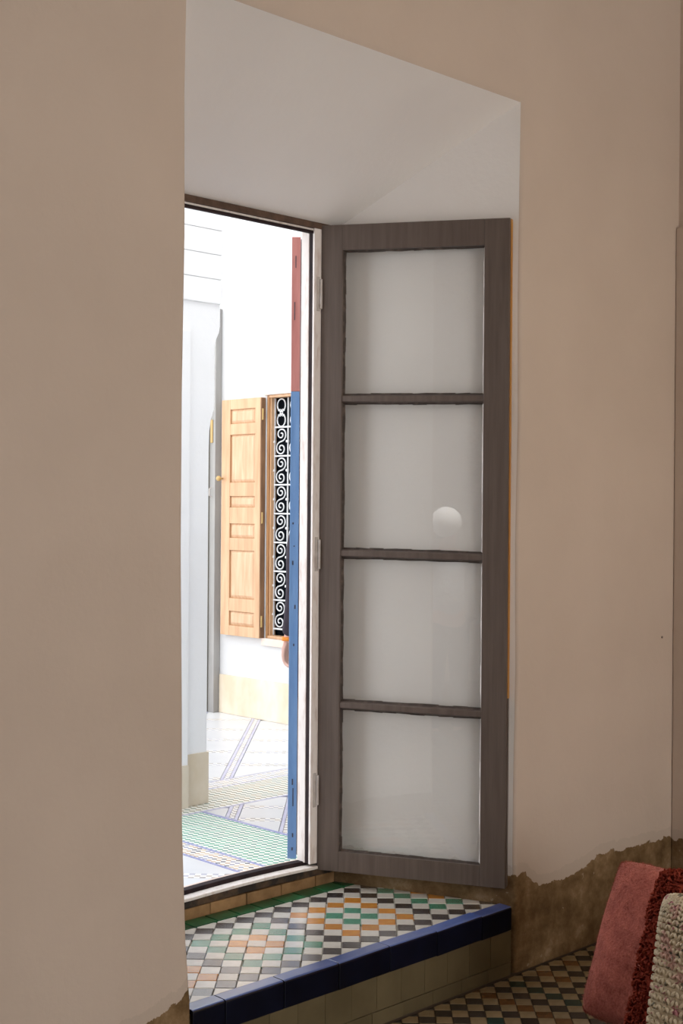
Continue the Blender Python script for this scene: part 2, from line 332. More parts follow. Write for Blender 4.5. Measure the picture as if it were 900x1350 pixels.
mb = MB(); mb.box(RX0-.3, RX1+.3, RY0-.3, -1.2, -.1, 0); mb.box(RX0-.3, -1.6, -1.2, 0, -.1, 0); mb.box(-1.6, RX1+.3, -1.2, 0, -.1, -.007, 1)
mb.box(RX0-.3, RX1+.3, 0, YO-.001, -.1, .001, 1)
floor = mb.build('floor', ['floorfar', 'grout3']); struct(floor)
COLF = {}
f6 = lambda x, y: hit(640+x/6.43, 1220+y/6.43, 2, 0.)
for key, pts in dict(f_brown=((500, 405), (745, 312), (660, 450), (30, 598), (150, 648), (310, 700), (465, 752), (630, 808), (40-120, 548)), f_green=((430, 545), (575, 600), (705, 650), (40, 810), (260, 500))).items():
    for p in pts:
        h = f6(*p); COLF[(round((h.x-FX)/LF), round((h.y-FY)/LF))] = key
def tile_mesh(name, side, mat, z0, z1, ch=.0015):
    d = side/math.sqrt(2); return MB().prism([(d, 0), (0, d), (-d, 0), (0, -d)], z0, z1, ch).mesh(name, mat)
sf = s_-.0022; FM = {k: tile_mesh('tile', sf, k, -.009, 0) for k in ('f_tan', 'f_black', 'f_brown', 'f_green')}
def proj(p):
    q = Vector(p)-CAM; z = q.dot(F_); return 450+FPX*q.dot(R_)/z, 675-FPX*q.dot(U_)/z
cells = []
for i in range(-40, 40):
    for j in range(-40, 20):
        for k in (0, 1):
            x, y = FX+(i+.5*k)*LF, FY+(j+.5*k)*LF
            if y > .04 or y < -1.2 or x < -1.6 or x > RX1-.05: continue
            px, py = proj((x, y, 0)); vis = -40 < px < 940 and py < 1385
            cells.append((0 if vis else 1, (py-1350)**2+(px-690)**2 if not vis else 0, x, y, i, j, k))
cells.sort(); rest = {k: MB() for k in FM}; cnt = 0
for v, _, x, y, i, j, k in cells:
    key = COLF.get((i, j), 'f_black') if k == 0 else 'f_tan'; d = sf/math.sqrt(2)
    poly = [(x+d, y), (x, y+d), (x-d, y), (x, y-d)]; poly = clip(poly, 0, 1, -.011)
    if parea(poly) < 2e-4: continue
    if cnt < 290:
        if len(poly) == 4 and parea(poly) > sf*sf*.98: o = bpy.data.objects.new('tile', FM[key]); COL.objects.link(o); o.location = (x, y, 0)
        else: o = MB().prism(poly, -.009, 0, .0015).build('tile', key)
        attach(o, floor); o.matrix_parent_inverse = Matrix(); cnt += 1
    else: rest[key].prism(poly, -.009, 0, .0015)
for k, r in rest.items():
    if r.v: tag(r.build('tile_field', k, floor), kind='stuff')

# ------------------------------------------------------------------ tiled step in the window recess
step = empty('tiled_step', (-.67, .3, 0), 'raised checkerboard zellige sill step with navy nosing in the window recess', 'step')
def lin(y, a0, a1): return a0+(a1-a0)*y/YF
def xlr(y, z=ZS): return lin(y, xl(z), XL1), lin(y, xr(z), XR1)
mb = MB(); a0, b0 = xlr(.012); a1, b1 = xlr(.597)
mb.prism([(a0+.004, .012), (b0-.004, .012), (b1-.004, .597), (a1+.004, .597)], .001, ZS-.006); mb.build('bed', 'grout2', step)
LS = .0786; SX, SY = -.266, .478; ss = LS/math.sqrt(2)-.0016
SM = {k: tile_mesh('tile', ss, k, ZS-.010, ZS, .0014) for k in ('t_white', 't_black', 't_orange', 't_green')}
def scol(u, v):
    if v in (0, 5) or u % 5 == 0: return 't_black'
    blk = (u//5) % 2; c = 2 <= (u % 5) <= 3 and 2 <= v <= 3
    return ('t_green' if c else 't_orange') if blk == 1 else ('t_orange' if c else 't_green')
YA, YB = .046, .524
# right and left borders of the tile field follow the reveals
def side_clip(poly):
    a0, b0 = xlr(0); a1, b1 = xlr(YF)
    poly = clip(poly, 1, -(b1-b0)/YF, b0-.006); poly = clip(poly, -1, (a1-a0)/YF, -(a0+.006)); return poly
for i in range(-20, 8):
    for v in range(-2, 9):
        for k in (0, 1):
            x, y = SX+(i+.5*k)*LS, SY-(v+.5*k)*LS; key = scol(i, v) if k == 0 else 't_white'
            if k == 0 and (v < 0 or v > 5): key = 't_white'
            d = ss/math.sqrt(2); poly = [(x+d, y), (x, y+d), (x-d, y), (x, y-d)]
            poly = clip(clip(poly, 0, 1, YB-.001), 0, -1, -(YA+.001)); poly = side_clip(poly) if poly else poly
            if parea(poly) < 8e-5: continue
            if parea(poly) > ss*ss*.985: o = bpy.data.objects.new('tile', SM[key]); COL.objects.link(o); o.location = (x, y, random.uniform(-.0006, .0006)); o.rotation_euler = (random.uniform(-.01, .01), random.uniform(-.01, .01), 0)
            else: o = MB().prism(poly, ZS-.010, ZS, .0012).build('tile', key)
            o.parent = step; o.matrix_parent_inverse = Matrix.Translation(-Vector(step.location))
x = XL1-.02
while x < XR1+.02:    # bottle green border along the threshold
    poly = clip(side_clip([(x+.0015, YB+.001), (x+.0905, YB+.001), (x+.0905, .5945), (x+.0015, .5945)]), 1, 0, 9)
    if parea(poly) > 1e-4: MB().prism(poly, ZS-.010, ZS+.001, .002).build('border_tile', 't_dgreen', step)
    x += .092
jx = [xl(.2)+.003, -1.205, -1.0, -.793, -.586, -.379, -.167, -.018]
for i in range(len(jx)-1):   # navy bullnose tiles
    x0, x1 = jx[i]+.0015, jx[i+1]-.0015; z1 = ZS+.001; r = .009
    prof = [(YA, ZS-.012), (YA, z1)] + [(-.004+r-r*math.sin(a), z1-r+r*math.cos(a)) for a in (0, .4, .8, 1.2, 1.57)] + [(-.004, .147), (.008, .147), (.008, ZS-.012)]
    mb = MB(); n = len(prof); sk = random.uniform(-.002, .002)
    mb.add([(x0, y, z+sk) for y, z in prof]+[(x1, y, z-sk) for y, z in prof], [tuple(range(n)), tuple(reversed(range(n, 2*n)))]+[(i2, (i2+1) % n+0, (i2+1) % n+n, i2+n)[::-1] for i2 in range(n)])
    for q in (3, 4, 5): mb.mi[q] = 1  # top faces in the bluer colour, front near-black
    o = mb.build('nosing_tile', ['t_navy', 't_cobalt'], step); bevel(o, .0015, 2)
for row, (z0, z1, off, wd) in enumerate(((.044, .145, 0, .1035), (.0, .042, .045, .132))):
    x = -1.36+off
    while x < -.02:
        xa, xb = max(x, xl(.1)+.004)+.0005, min(x+wd, -.014)-.0005
        if xb-xa > .015: MB().bbox(xa, xb, .001+random.uniform(-.0008, .0008), .011, z0+.0004, z1, .001).build('riser_tile', 't_beige', step)
        x += wd

# ------------------------------------------------------------------ fixed window frame
win = struct(MB().bbox(-.352, XR1-.001, YF-.004, .605, .300, 2.458, .002).build('window_1', 'fwhite'))   # right inner jamb strip
MB().bbox(-.350, XR1-.001, .6055, .6235, .300, 2.458, .001).build('rebate_strip', 'rebate', win)
MB().bbox(-.352, XR1-.001, .624, .662, .300, 2.458, .003).build('jamb', 'fwhite', win)
MB().bbox(XL1+.001, -1.0, YF-.004, .622, .300, 2.458, .003).build('jamb', 'fwhite', win)
MB().bbox(XL1+.001, -.998, .6225, .686, .300, 2.458, .004).build('jamb', 'fbrown', win)
# head: brown board, white groove, dark stop
MB().bbox(XL1+.001, XR1-.001, YF-.006, .622, 2.4525, 2.474, .003).build('head_board', 'fbrown', win)
MB().bbox(XL1+.001, -.3525, YF+.002, .618, 2.4455, 2.4522, .002).build('head_groove', 'fwhite', win)
MB().bbox(XL1+.001, -.3525, YF+.001, .614, 2.435, 2.445, .002).build('head_stop', 'rebate', win)
MB().bbox(XL1+.001, XR1-.001, .6225, .686, 2.464, 2.474, .002).build('head_rail', 'jambw', win)
def bowed(y0, y1, z0, z1, name, mat, bow=.005, xa=XL1+.001, xb=XR1-.001, ns=16):
    mb = MB(); vs = []; fs = []
    for i in range(ns+1):
        t = i/ns; x = xa+(xb-xa)*t; u = (x+.33)/(-.53); k = bow*(1-(2*min(max(u, 0), 1)-1)**2)
        vs += [(x, y0, z0+k), (x, y1, z0+k), (x, y1, z1+k), (x, y0, z1+k)]
    for i in range(ns):
        for j in range(4): fs.append((i*4+j, (i+1)*4+j, (i+1)*4+(j+1) % 4, i*4+(j+1) % 4))
    fs += [(0, 1, 2, 3), tuple(ns*4+i for i in (3, 2, 1, 0))]
    mb.add(vs, fs); return bevel(mb.build(name, mat, win), .002, 2)
bowed(.594, .660, .2575, .280, 'sill_rail', 'fold')
bowed(.591, .630, .2805, .2905, 'sill_white_bead', 'fwhite')
bowed(.6305, .660, .2805, .3035, 'sill_stop', 'rebate')
bowed(.6605, .700, .250, .292, 'outer_threshold', 'surround')
x = XL1+.002
while x < XR1-.02:
    wd = random.uniform(.10, .16); xb = min(x+wd, XR1-.002)
    MB().bbox(x+.001, xb-.001, .5965+random.uniform(-.003, .003), .66, ZS-.02, .2575, .006).build('sill_stone', 'stone', win); x = xb
for zc in (2.232, 1.35, .55):
    o = MB().bbox(-.341, -.328, YF-.0065, YF-.0035, zc-.058, zc+.058, .001).tube([(-.3265, YF-.010, zc-.05), (-.3265, YF-.010, zc+.05)], .005, 8).build('hinge', 'metal', win)

# ------------------------------------------------------------------ opened casement
LW, LH, TH = .648, 2.188, .028
cs = empty('window_casement', (-.322, YF-.006, .278), 'tall taupe painted casement with four glass panes opened into the recess', 'window', rz=-math.radians(63.3))
def lp(mb, name, mat, **k): return mb.build(name, mat, cs, world=False, **k)
SL, SR, TR, BR = .076, .084, .086, .068
def shear(o):   # the old leaf sags: its top edge drops a little towards the free side
    for v in o.data.vertices:
        v.co.z -= .016*(v.co.x/LW)*(v.co.z/LH)
    return o
shear(lp(MB().bbox(0, SL, 0, TH, 0, LH, .0025), 'stile', 'leaf')); shear(lp(MB().bbox(LW-SR, LW, 0, TH, 0, LH, .0025), 'stile', 'leaf'))
shear(lp(MB().bbox(SL, LW-SR, .0005, TH, LH-TR, LH, .002), 'rail', 'leaf')); shear(lp(MB().bbox(SL, LW-SR, .0005, TH, 0, BR, .002), 'rail', 'leaf'))
bars = [LH-d for d in (.588, 1.110, 1.624)]
edges = [LH-TR] + sum([[z+.013, z-.013] for z in bars], []) + [BR]
for z in bars:   # moulded glazing bar
    prof = [(.003, -.009), (.003, .009), (.013, .0135), (.027, .0135), (.027, -.0135), (.013, -.0135)]; n = 6
    mb = MB(); mb.add([(SL-.004, y, z+h) for y, h in prof]+[(LW-SR+.004, y, z+h) for y, h in prof], [tuple(range(n)), tuple(reversed(range(n, 2*n)))]+[(i, i+n, (i+1) % n+n, (i+1) % n) for i in range(n)])
    shear(bevel(lp(mb, 'glazing_bar', 'leaf'), .0015, 2))
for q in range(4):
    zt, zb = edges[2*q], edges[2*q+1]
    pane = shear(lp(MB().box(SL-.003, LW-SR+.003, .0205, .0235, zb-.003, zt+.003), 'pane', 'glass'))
    # chipped putty fillet; white right side paints in the caught light, the rest is dark
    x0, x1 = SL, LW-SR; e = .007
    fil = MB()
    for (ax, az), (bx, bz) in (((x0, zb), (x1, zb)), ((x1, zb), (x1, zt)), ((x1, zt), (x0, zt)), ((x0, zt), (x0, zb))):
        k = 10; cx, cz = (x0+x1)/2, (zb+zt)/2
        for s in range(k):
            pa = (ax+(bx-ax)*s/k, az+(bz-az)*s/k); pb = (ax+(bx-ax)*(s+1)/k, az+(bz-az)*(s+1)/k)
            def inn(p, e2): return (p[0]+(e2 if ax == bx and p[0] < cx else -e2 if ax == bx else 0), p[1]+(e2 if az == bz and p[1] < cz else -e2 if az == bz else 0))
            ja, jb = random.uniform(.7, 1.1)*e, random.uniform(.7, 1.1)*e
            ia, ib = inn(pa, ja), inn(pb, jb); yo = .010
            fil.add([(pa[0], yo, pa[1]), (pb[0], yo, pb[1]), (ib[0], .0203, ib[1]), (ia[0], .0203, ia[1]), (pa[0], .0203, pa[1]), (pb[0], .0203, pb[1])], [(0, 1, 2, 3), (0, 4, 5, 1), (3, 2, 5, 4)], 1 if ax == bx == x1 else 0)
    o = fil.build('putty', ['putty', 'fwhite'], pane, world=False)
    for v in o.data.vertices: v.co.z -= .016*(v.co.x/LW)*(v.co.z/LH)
tag(shear(lp(MB().bbox(LW, LW+.004, .012, TH, .62, LH-.002, .001), 'edge_lipping', 'leafedge')), 'raw orange wood edge strip')
lp(MB().bbox(LW, LW+.003, .012, TH, .004, .615, .001), 'edge_lipping', 'leaf')

# ------------------------------------------------------------------ outside shutter, seen edge-on
shd = math.atan2(ray(391, 700).y, ray(391, 700).x)
sp_ = hit(393.5, 700, 1, .722); sh = empty('plank_shutter', (sp_.x, sp_.y, 0), 'faded red and blue painted plank shutter folded back outside the window, edge-on', 'shutter', rz=shd)
# local X away along the leaf, local Y to the left, Z up
zt, zb, zc = hit(388, 312, 1, .735).z, hit(387, 1131, 1, .735).z, hit(388, 516, 1, .735).z
sw = .0305
def spart(mb, name, mat): return mb.build(name, mat, sh, world=False)
tag(spart(MB().bbox(0, .09, 0, sw, zc, zt, .002), 'stile', 'red'), 'upper stile length painted faded red')
tag(spart(MB().bbox(0, .09, 0, sw, zb, zc, .002), 'stile', 'blue'), 'lower stile length painted blue')
for k in range(4): spart(MB().bbox(.091+k*.13, .091+(k+1)*.13-.002, .004, sw-.004, zb+.02, zt-.02, .003), 'plank', 'blue')
spart(MB().bbox(.611, .69, .001, sw-.001, zb, zt, .002), 'stile', 'blue')
spart(MB().bbox(.012, .09, -.0105, -.0004, zb+.01, zt-.005, .002), 'plum_strip', 'plum')  # thin plum strip down the hinge side of the leaf
for z in (zt-.10, zb+.14):
    spart(MB().tube([(.004, -.0085, z-.045), (.004, -.0085, z+.045)], .0055, 8).bbox(-.0012, .011, -.012, -.003, z-.05, z+.05, .001), 'hinge', 'metal')
for y_, hh in ((345, .06), (410, .09), (800, .02), (1050, .09), (1030, .03), (690, .01), (742, .02), (850, .012), (1100, .02), (1118, .015), (720, .006)):
    z = hit(388, y_, 1, .735).z; a = random.uniform(.35, .65)*sw; wd = .0018 if hh > .05 else .0024
    spart(MB().bbox(-.0009, .002, a-wd, a+wd, z-hh*.35, z+hh*.35, .0006), 'scuff_mark', 'dent' if y_ > 516 else 'plum')

# ------------------------------------------------------------------ courtyard floor
XW = 2.755
cf = struct(MB().box(-4.0, XW+.4, YO, 7.0, -.14, -.020).build('floor_courtyard', 'grout'))
def piece(poly, name, mat, z1=0.0, ch=.0015):
    if parea(poly) < 2e-3: return
    MB().prism(poly, -.021, z1, ch).build(name, mat, cf)
def rect(x0, x1, y0, y1): return [(x0, y0), (x1, y0), (x1, y1), (x0, y1)]
def diamond(p0, p1, q0, q1): return [((p+q)/2, (q-p)/2) for p, q in ((p0, q0), (p1, q0), (p1, q1), (p0, q1))]
def clipr(poly, r):
    x0, x1, y0, y1 = r
    for a, b_, c in ((1, 0, x1), (-1, 0, -x0), (0, 1, y1), (0, -1, -y0)):
        poly = clip(poly, a, b_, c)
        if len(poly) < 3: return []
    return poly
YI = YO+.023
piece(rect(.257, .66, YI, 2.478), 'green_mosaic_band', 'mgreen')
piece(rect(.662, .684, YI, 2.478), 'blue_line', 'bline'); piece(rect(.238, .255, YI, 2.478), 'blue_line', 'bline')
piece(rect(.125, .236, YI, 2.478), 'mixed_mosaic_band', 'mmulti'); piece(rect(.108, .123, YI, 2.478), 'blue_line', 'bline')
piece(rect(.108, XW-.012, 2.50, 2.868), 'olive_mosaic_band', 'mgrey'); piece(rect(.108, XW-.012, 2.48, 2.498), 'blue_line', 'gblue')
piece(rect(.108, XW-.012, 2.870, 2.884), 'blue_line', 'gblue'); piece(rect(.108, XW-.012, 2.886, 3.006), 'mixed_mosaic_band', 'mdash'); piece(rect(.108, XW-.012, 3.008, 3.022), 'blue_line', 'gblue')
def field(r, ps, qs, sp, sq):
    """marble slabs between diagonal strips; ps, qs = start of each strip, sp, sq = strip widths"""
    g_ = .004
    for i in range(len(ps)-1):
        for j in range(len(qs)-1): piece(clipr(diamond(ps[i]+sp+g_, ps[i+1]-g_, qs[j]+sq+g_, qs[j+1]-g_), r), 'marble_slab', 'marble')
        for q in qs: piece(clipr(diamond(ps[i]+sp+g_, ps[i+1]-g_, q, q+sq), r), 'mosaic_strip', 'mdash', 0, .001)
    for p in ps:
        for a, b_, mt in ((0, .27, 'gblue'), (.30, .70, 'mdash'), (.73, 1, 'gblue')): piece(clipr(diamond(p+sp*a, p+sp*b_, -3, 12), r), 'stripe', mt, 0, .001)
field((-.6, XW-.012, 3.026, 6.9), [-1.806+.588*k for k in range(-11, 4)], [4.87-.0575*.9+.582*k for k in range(-4, 10)], .092, .10)
field((.688, XW-.012, YI, 2.476), [-1.635+.394*k for k in range(-3, 12)], [2.902+.378*k for k in range(-5, 7)], .09, .09)
field((-3.9, .104, YI, 2.476), [-1.4+.588*k for k in range(-10, 4)], [1.507+.582*k for k in range(-12, 3)], .09, .089)

# ------------------------------------------------------------------ courtyard walls and pier
WY0, WY1, WZ0, WZ1 = 3.52, 4.425, .585, 2.315
mb = MB(); mb.box(XW, XW+.4, YO, WY0, -.02, 5.2).box(XW, XW+.4, WY1, 7.0, -.02, 5.2).box(XW, XW+.4, WY0, WY1, -.02, WZ0).box(XW, XW+.4, WY0, WY1, WZ1, 5.2)
wc = struct(mb.build('wall_courtyard', 'white'))
o = struct(MB().bbox(XW-.012, XW-.001, YO+.03, 4.93, 0, .283, .004).build('baseboard_courtyard', 'dado'))
pr = empty('gallery_pier', (.55, 2.85, 0), 'white plastered gallery pier with scalloped bracket and ochre stained base', 'pier')
# front, silhouette profile of the shaft and its stepped bracket
prof = [(.845, .0), (.845, 1.80), (.848, 1.90), (.858, 1.96), (.878, 2.01), (.880, 2.05), (.880, 2.33), (.888, 2.37), (.906, 2.405), (.912, 2.44), (.912, 2.55)]
for k in range(4):
    zb_ = 2.55+k*.125
    for a in range(5): prof.append((.912+.02*math.sin(math.pi*(a+.5)/5), zb_+.125*(a+.5)/5))
prof += [(.915, 3.06), (.95, 3.12), (.95, 3.6)]
prof = [(x-.036, z) for x, z in prof]; poly = prof+[(.30, 3.6), (.30, .0)]; n = len(poly)
mb = MB(); mb.add([(x, 2.625, z) for x, z in poly]+[(x, 3.05, z) for x, z in poly], [tuple(range(n)), tuple(reversed(range(n, 2*n)))]+[(i, i+n, (i+1) % n+n, (i+1) % n) for i in range(n)])
bevel(mb.build('shaft', 'pier', pr), .006, 2)
bevel(MB().bbox(.30, .670, 2.600, 2.6245, 0, 2.40, .008).build('pilaster', 'pier', pr), .002)
MB().bbox(.676, .816, 2.6175, 2.6248, 0, .262, .003).build('base_patch', 'dado', pr)
MB().bbox(.8093, .816, 2.6255, 3.04, 0, .262, .003).build('base_patch', 'dado', pr)
MB().bbox(.30, .6705, 2.593, 2.5998, 0, .215, .003).build('base_patch', 'dado', pr)
for k in range(4): MB().bbox(.30, .872, 2.612-.003*k, 2.6248, 2.55+k*.125, 2.6745+k*.125, .006).build('scallop', 'pier', pr)

od = empty('recess_shade_boards', (XW-.06, 5.15, 0), 'grey and olive door standing open behind the white pier', 'boards')  # leaf, frame and fittings stand in for a shaded wall recess
MB().bbox(XW-.060, XW-.002, 4.935, 5.000, 0, 2.98, .004).build('frame', 'shade_grey', od)
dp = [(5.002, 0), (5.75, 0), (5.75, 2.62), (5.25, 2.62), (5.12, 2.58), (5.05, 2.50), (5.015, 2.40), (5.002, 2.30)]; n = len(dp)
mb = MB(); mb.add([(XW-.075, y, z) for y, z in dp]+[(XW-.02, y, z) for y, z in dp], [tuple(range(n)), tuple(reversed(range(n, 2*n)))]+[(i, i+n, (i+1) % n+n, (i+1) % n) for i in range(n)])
bevel(mb.build('leaf', 'shade_olive', od), .004, 2)
MB().bbox(XW-.086, XW-.0755, 5.004, 5.022, .0, 2.28, .003).build('batten', 'shade_olive', od)
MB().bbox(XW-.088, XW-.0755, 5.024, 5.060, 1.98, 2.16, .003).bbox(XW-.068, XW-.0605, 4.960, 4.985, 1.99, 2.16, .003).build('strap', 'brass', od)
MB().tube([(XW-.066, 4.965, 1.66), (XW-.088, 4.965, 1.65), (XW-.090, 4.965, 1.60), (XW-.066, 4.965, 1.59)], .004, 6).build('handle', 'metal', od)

# ------------------------------------------------------------------ courtyard window: surround, lining, grille
w2 = struct(MB().bbox(XW-.012, XW-.001, WY0-.03, WY1+.022, WZ1, WZ1+.036, .003).build('window_2', 'surround'))
MB().bbox(XW-.020, XW-.001, WY0-.03, WY1+.022, WZ0-.052, WZ0, .004).build('sill', 'surround', w2)
MB().bbox(XW+.0, XW+.07, WY1-.022, WY1-.001, WZ0+.001, WZ1-.001, .003).build('jamb', 'jambw', w2); MB().bbox(XW+.0, XW+.07, WY0+.001, WY0+.022, WZ0+.001, WZ1-.001, .003).build('jamb', 'jambw', w2)
MB().bbox(XW+.012, XW+.065, WY1-.033, WY1-.0225, WZ0+.001, WZ1-.001, .002).build('bead', 'shut', w2)
MB().bbox(XW+.0, XW+.07, WY0+.023, WY1-.023, WZ1-.020, WZ1-.001, .003).build('head', 'shut', w2); MB().bbox(XW+.0, XW+.07, WY0+.023, WY1-.023, WZ0+.001, WZ0+.020, .003).build('rail', 'shut', w2)
MB().bbox(XW+.085, XW+.12, WY0+.001, WY1-.001, WZ0+.001, WZ1-.001, .002).build('interior_shade', 'dark', w2)  # dark slab standing in for the unlit room behind the grille
gr = empty('window_grille', (XW+.045, (WY0+WY1)/2, WZ0+.02), 'pale wrought iron grille of stacked S scrolls in the courtyard window', 'grille')
GX = XW+.045; GY1, GY0 = WY1-.036, WY0+.025; NC = 6; CW = (GY1-GY0)/NC; rails = [2.29-.2045*k for k in range(9)]; RP = .2045
for z in rails[1:]: MB().bbox(GX-.008, GX+.004, GY0, GY1, z-.0055, z+.0055, .001).build('crossbar', 'grille', gr)
for k in range(NC+1): MB().bbox(GX-.004, GX+.006, GY1-k*CW-.004, GY1-k*CW+.004, WZ0+.022, WZ1-.022, .001).build('upright', 'grille', gr)
def spiral(sgn):
    pts = []; K = 26; ry, rz = CW*.40, RP*.245
    for i in range(K+1):
        t = i/K; a = -math.pi/2 + (1-t)*math.pi*3.1; r = .16+.84*t
        pts.append((0, -r*ry*math.cos(a)*sgn, sgn*(RP*.245+r*rz*math.sin(a))))
    return pts
S = spiral(1)+spiral(-1)[::-1][1:]
scm = MB().tube(S, .0052, 6).mesh('scroll', 'grille', True)
tpm = MB()
for sz in (-1, 1):
    tpm.tube([(0, CW*.30*math.cos(a), sz*RP*.26+RP*.22*math.sin(a)) for a in [i*math.pi/12 for i in range(25)]], .005, 6)
    for sy_ in (-1, 1): tpm.tube([(0, sy_*(CW*.10+(.13-.02*a)*CW*math.cos(a)), sz*(.012+.012*math.sin(a))) for a in [i*.4 for i in range(14)]], .0035, 5)
tpm = tpm.mesh('scroll', 'grille', True)
colm = MB().bbox(-.009, .005, -.011, .011, -.008, .008, .002).mesh('collar', 'grille')
for c in range(NC):
    yc = GY1-(c+.5)*CW
    for k in range(8):
        o = bpy.data.objects.new('scroll', tpm if k == 0 else scm); COL.objects.link(o); o.location = (GX-.002, yc, (rails[k]+rails[k+1])/2); attach(o, gr)
        if k:
            o = bpy.data.objects.new('collar', colm); COL.objects.link(o); o.location = (GX-.003, yc+CW/2, (rails[k]+rails[k+1])/2); attach(o, gr)

# opened panelled shutter of that window
SXF = XW-.048
def sy(px, py): h = hit(px, py, 0, SXF); return h.y, h.z
y1_, zt_ = sy(292.5, 528); y0_, _ = sy(343.5, 523); zb_ = sy(291, 836)[1]
ps = empty('panelled_shutter', (XW-.025, (y0_+y1_)/2, zb_), 'honey brown wooden shutter with six raised panels opened against the white courtyard wall', 'shutter')
pz = []
for za, zb2 in (((232, 270), (220, 400)), ((225, 495), (215, 920)), ((215, 1040), (210, 1140))): pz.append((sy(270+za[0]/6.75, 500+za[1]/6.75)[1], sy(270+zb2[0]/6.75, 500+zb2[1]/6.75)[1]))
for za, zb2 in ((0, 95), (175, 490), (575, 670)): pz.append((sy(301, 690+za/5)[1], sy(300, 690+zb2/5)[1]))
pya, pyb = sy(303, 600)[0], sy(336, 600)[0]
XB = XW-.004
MB().bbox(SXF, XB, pya, y1_, zb_, zt_, .003).build('stile', 'shut', ps); MB().bbox(SXF, XB, y0_, pyb, zb_, zt_, .003).build('stile', 'shut', ps)
zz = [zt_]+sum([[a, b2] for a, b2 in pz], [])+[zb_]
for i in range(0, len(zz), 2): MB().bbox(SXF+.001, XB, pyb, pya, zz[i+1], zz[i], .002).build('rail', 'shut', ps)
for a, b2 in pz:   # raised field with bevelled margins
    m_ = .024; x0, x1, x2 = SXF+.016, SXF+.004, XB-.01
    v = [(x2, pyb, b2), (x2, pya, b2), (x2, pya, a), (x2, pyb, a), (x0, pyb, b2), (x0, pya, b2), (x0, pya, a), (x0, pyb, a), (x1, pyb+m_, b2+m_), (x1, pya-m_, b2+m_), (x1, pya-m_, a-m_), (x1, pyb+m_, a-m_)]
    f = [(0, 1, 2, 3), (8, 11, 10, 9)]+[(i+4, (i+1) % 4+4, (i+1) % 4+8, i+8)[::-1] for i in range(4)]+[(i, (i+1) % 4, (i+1) % 4+4, i+4)[::-1] for i in range(4)]
    MB().add(v, f).build('panel', 'shutp', ps)
MB().bbox(SXF+.003, XB-.002, y0_-.006, y0_-.0002, zb_+.002, zt_-.002, .001).build('edge_strip', 'shutd', ps)
kz = hit(291.5, 631, 0, SXF); MB().lathe([(.004, 0), (.007, -.004), (.006, -.018), (.013, -.024), (.020, -.034), (.020, -.044), (.013, -.053), (.003, -.056)], (SXF, y1_-.016, kz.z), 14, 'x').build('knob', 'brass', ps, smooth=True)
for z in (zt_-.12, (zt_+zb_)/2, zb_+.12): MB().tube([(SXF+.012, y0_-.012, z-.04), (SXF+.012, y0_-.012, z+.04)], .006, 8).build('hinge', 'brass', ps)

# ------------------------------------------------------------------ people
def skin_obj(name, verts, edges, radii, mat, parent, root=0, sub=2):
    me = bpy.data.meshes.new(name); me.from_pydata(verts, edges, []); me.materials.append(MT[mat])
    o = bpy.data.objects.new(name, me); COL.objects.link(o)
    bm = bmesh.new(); bm.from_mesh(me); lay = bm.verts.layers.skin.verify(); bm.verts.ensure_lookup_table()
    for i, v in enumerate(bm.verts):
        r = radii[i]; v[lay].radius = r if isinstance(r, tuple) else (r, r); v[lay].use_root = (i == root)
    bm.to_mesh(me); bm.free()
    sk = o.modifiers.new('skin', 'SKIN'); sk.use_smooth_shade = True; sk.branch_smoothing = .6
    ss_ = o.modifiers.new('sub', 'SUBSURF'); ss_.levels = sub; ss_.render_levels = sub
    o.parent = parent; return o
class Sk:
    def __init__(s): s.v = []; s.e = []; s.r = []
    def p(s, co, r, par=None):
        s.v.append(co); s.r.append(r); i = len(s.v)-1
        if par is not None: s.e.append((par, i))
        return i
    def chain(s, par, items):
        for co, r in items: par = s.p(co, r, par)
        return par
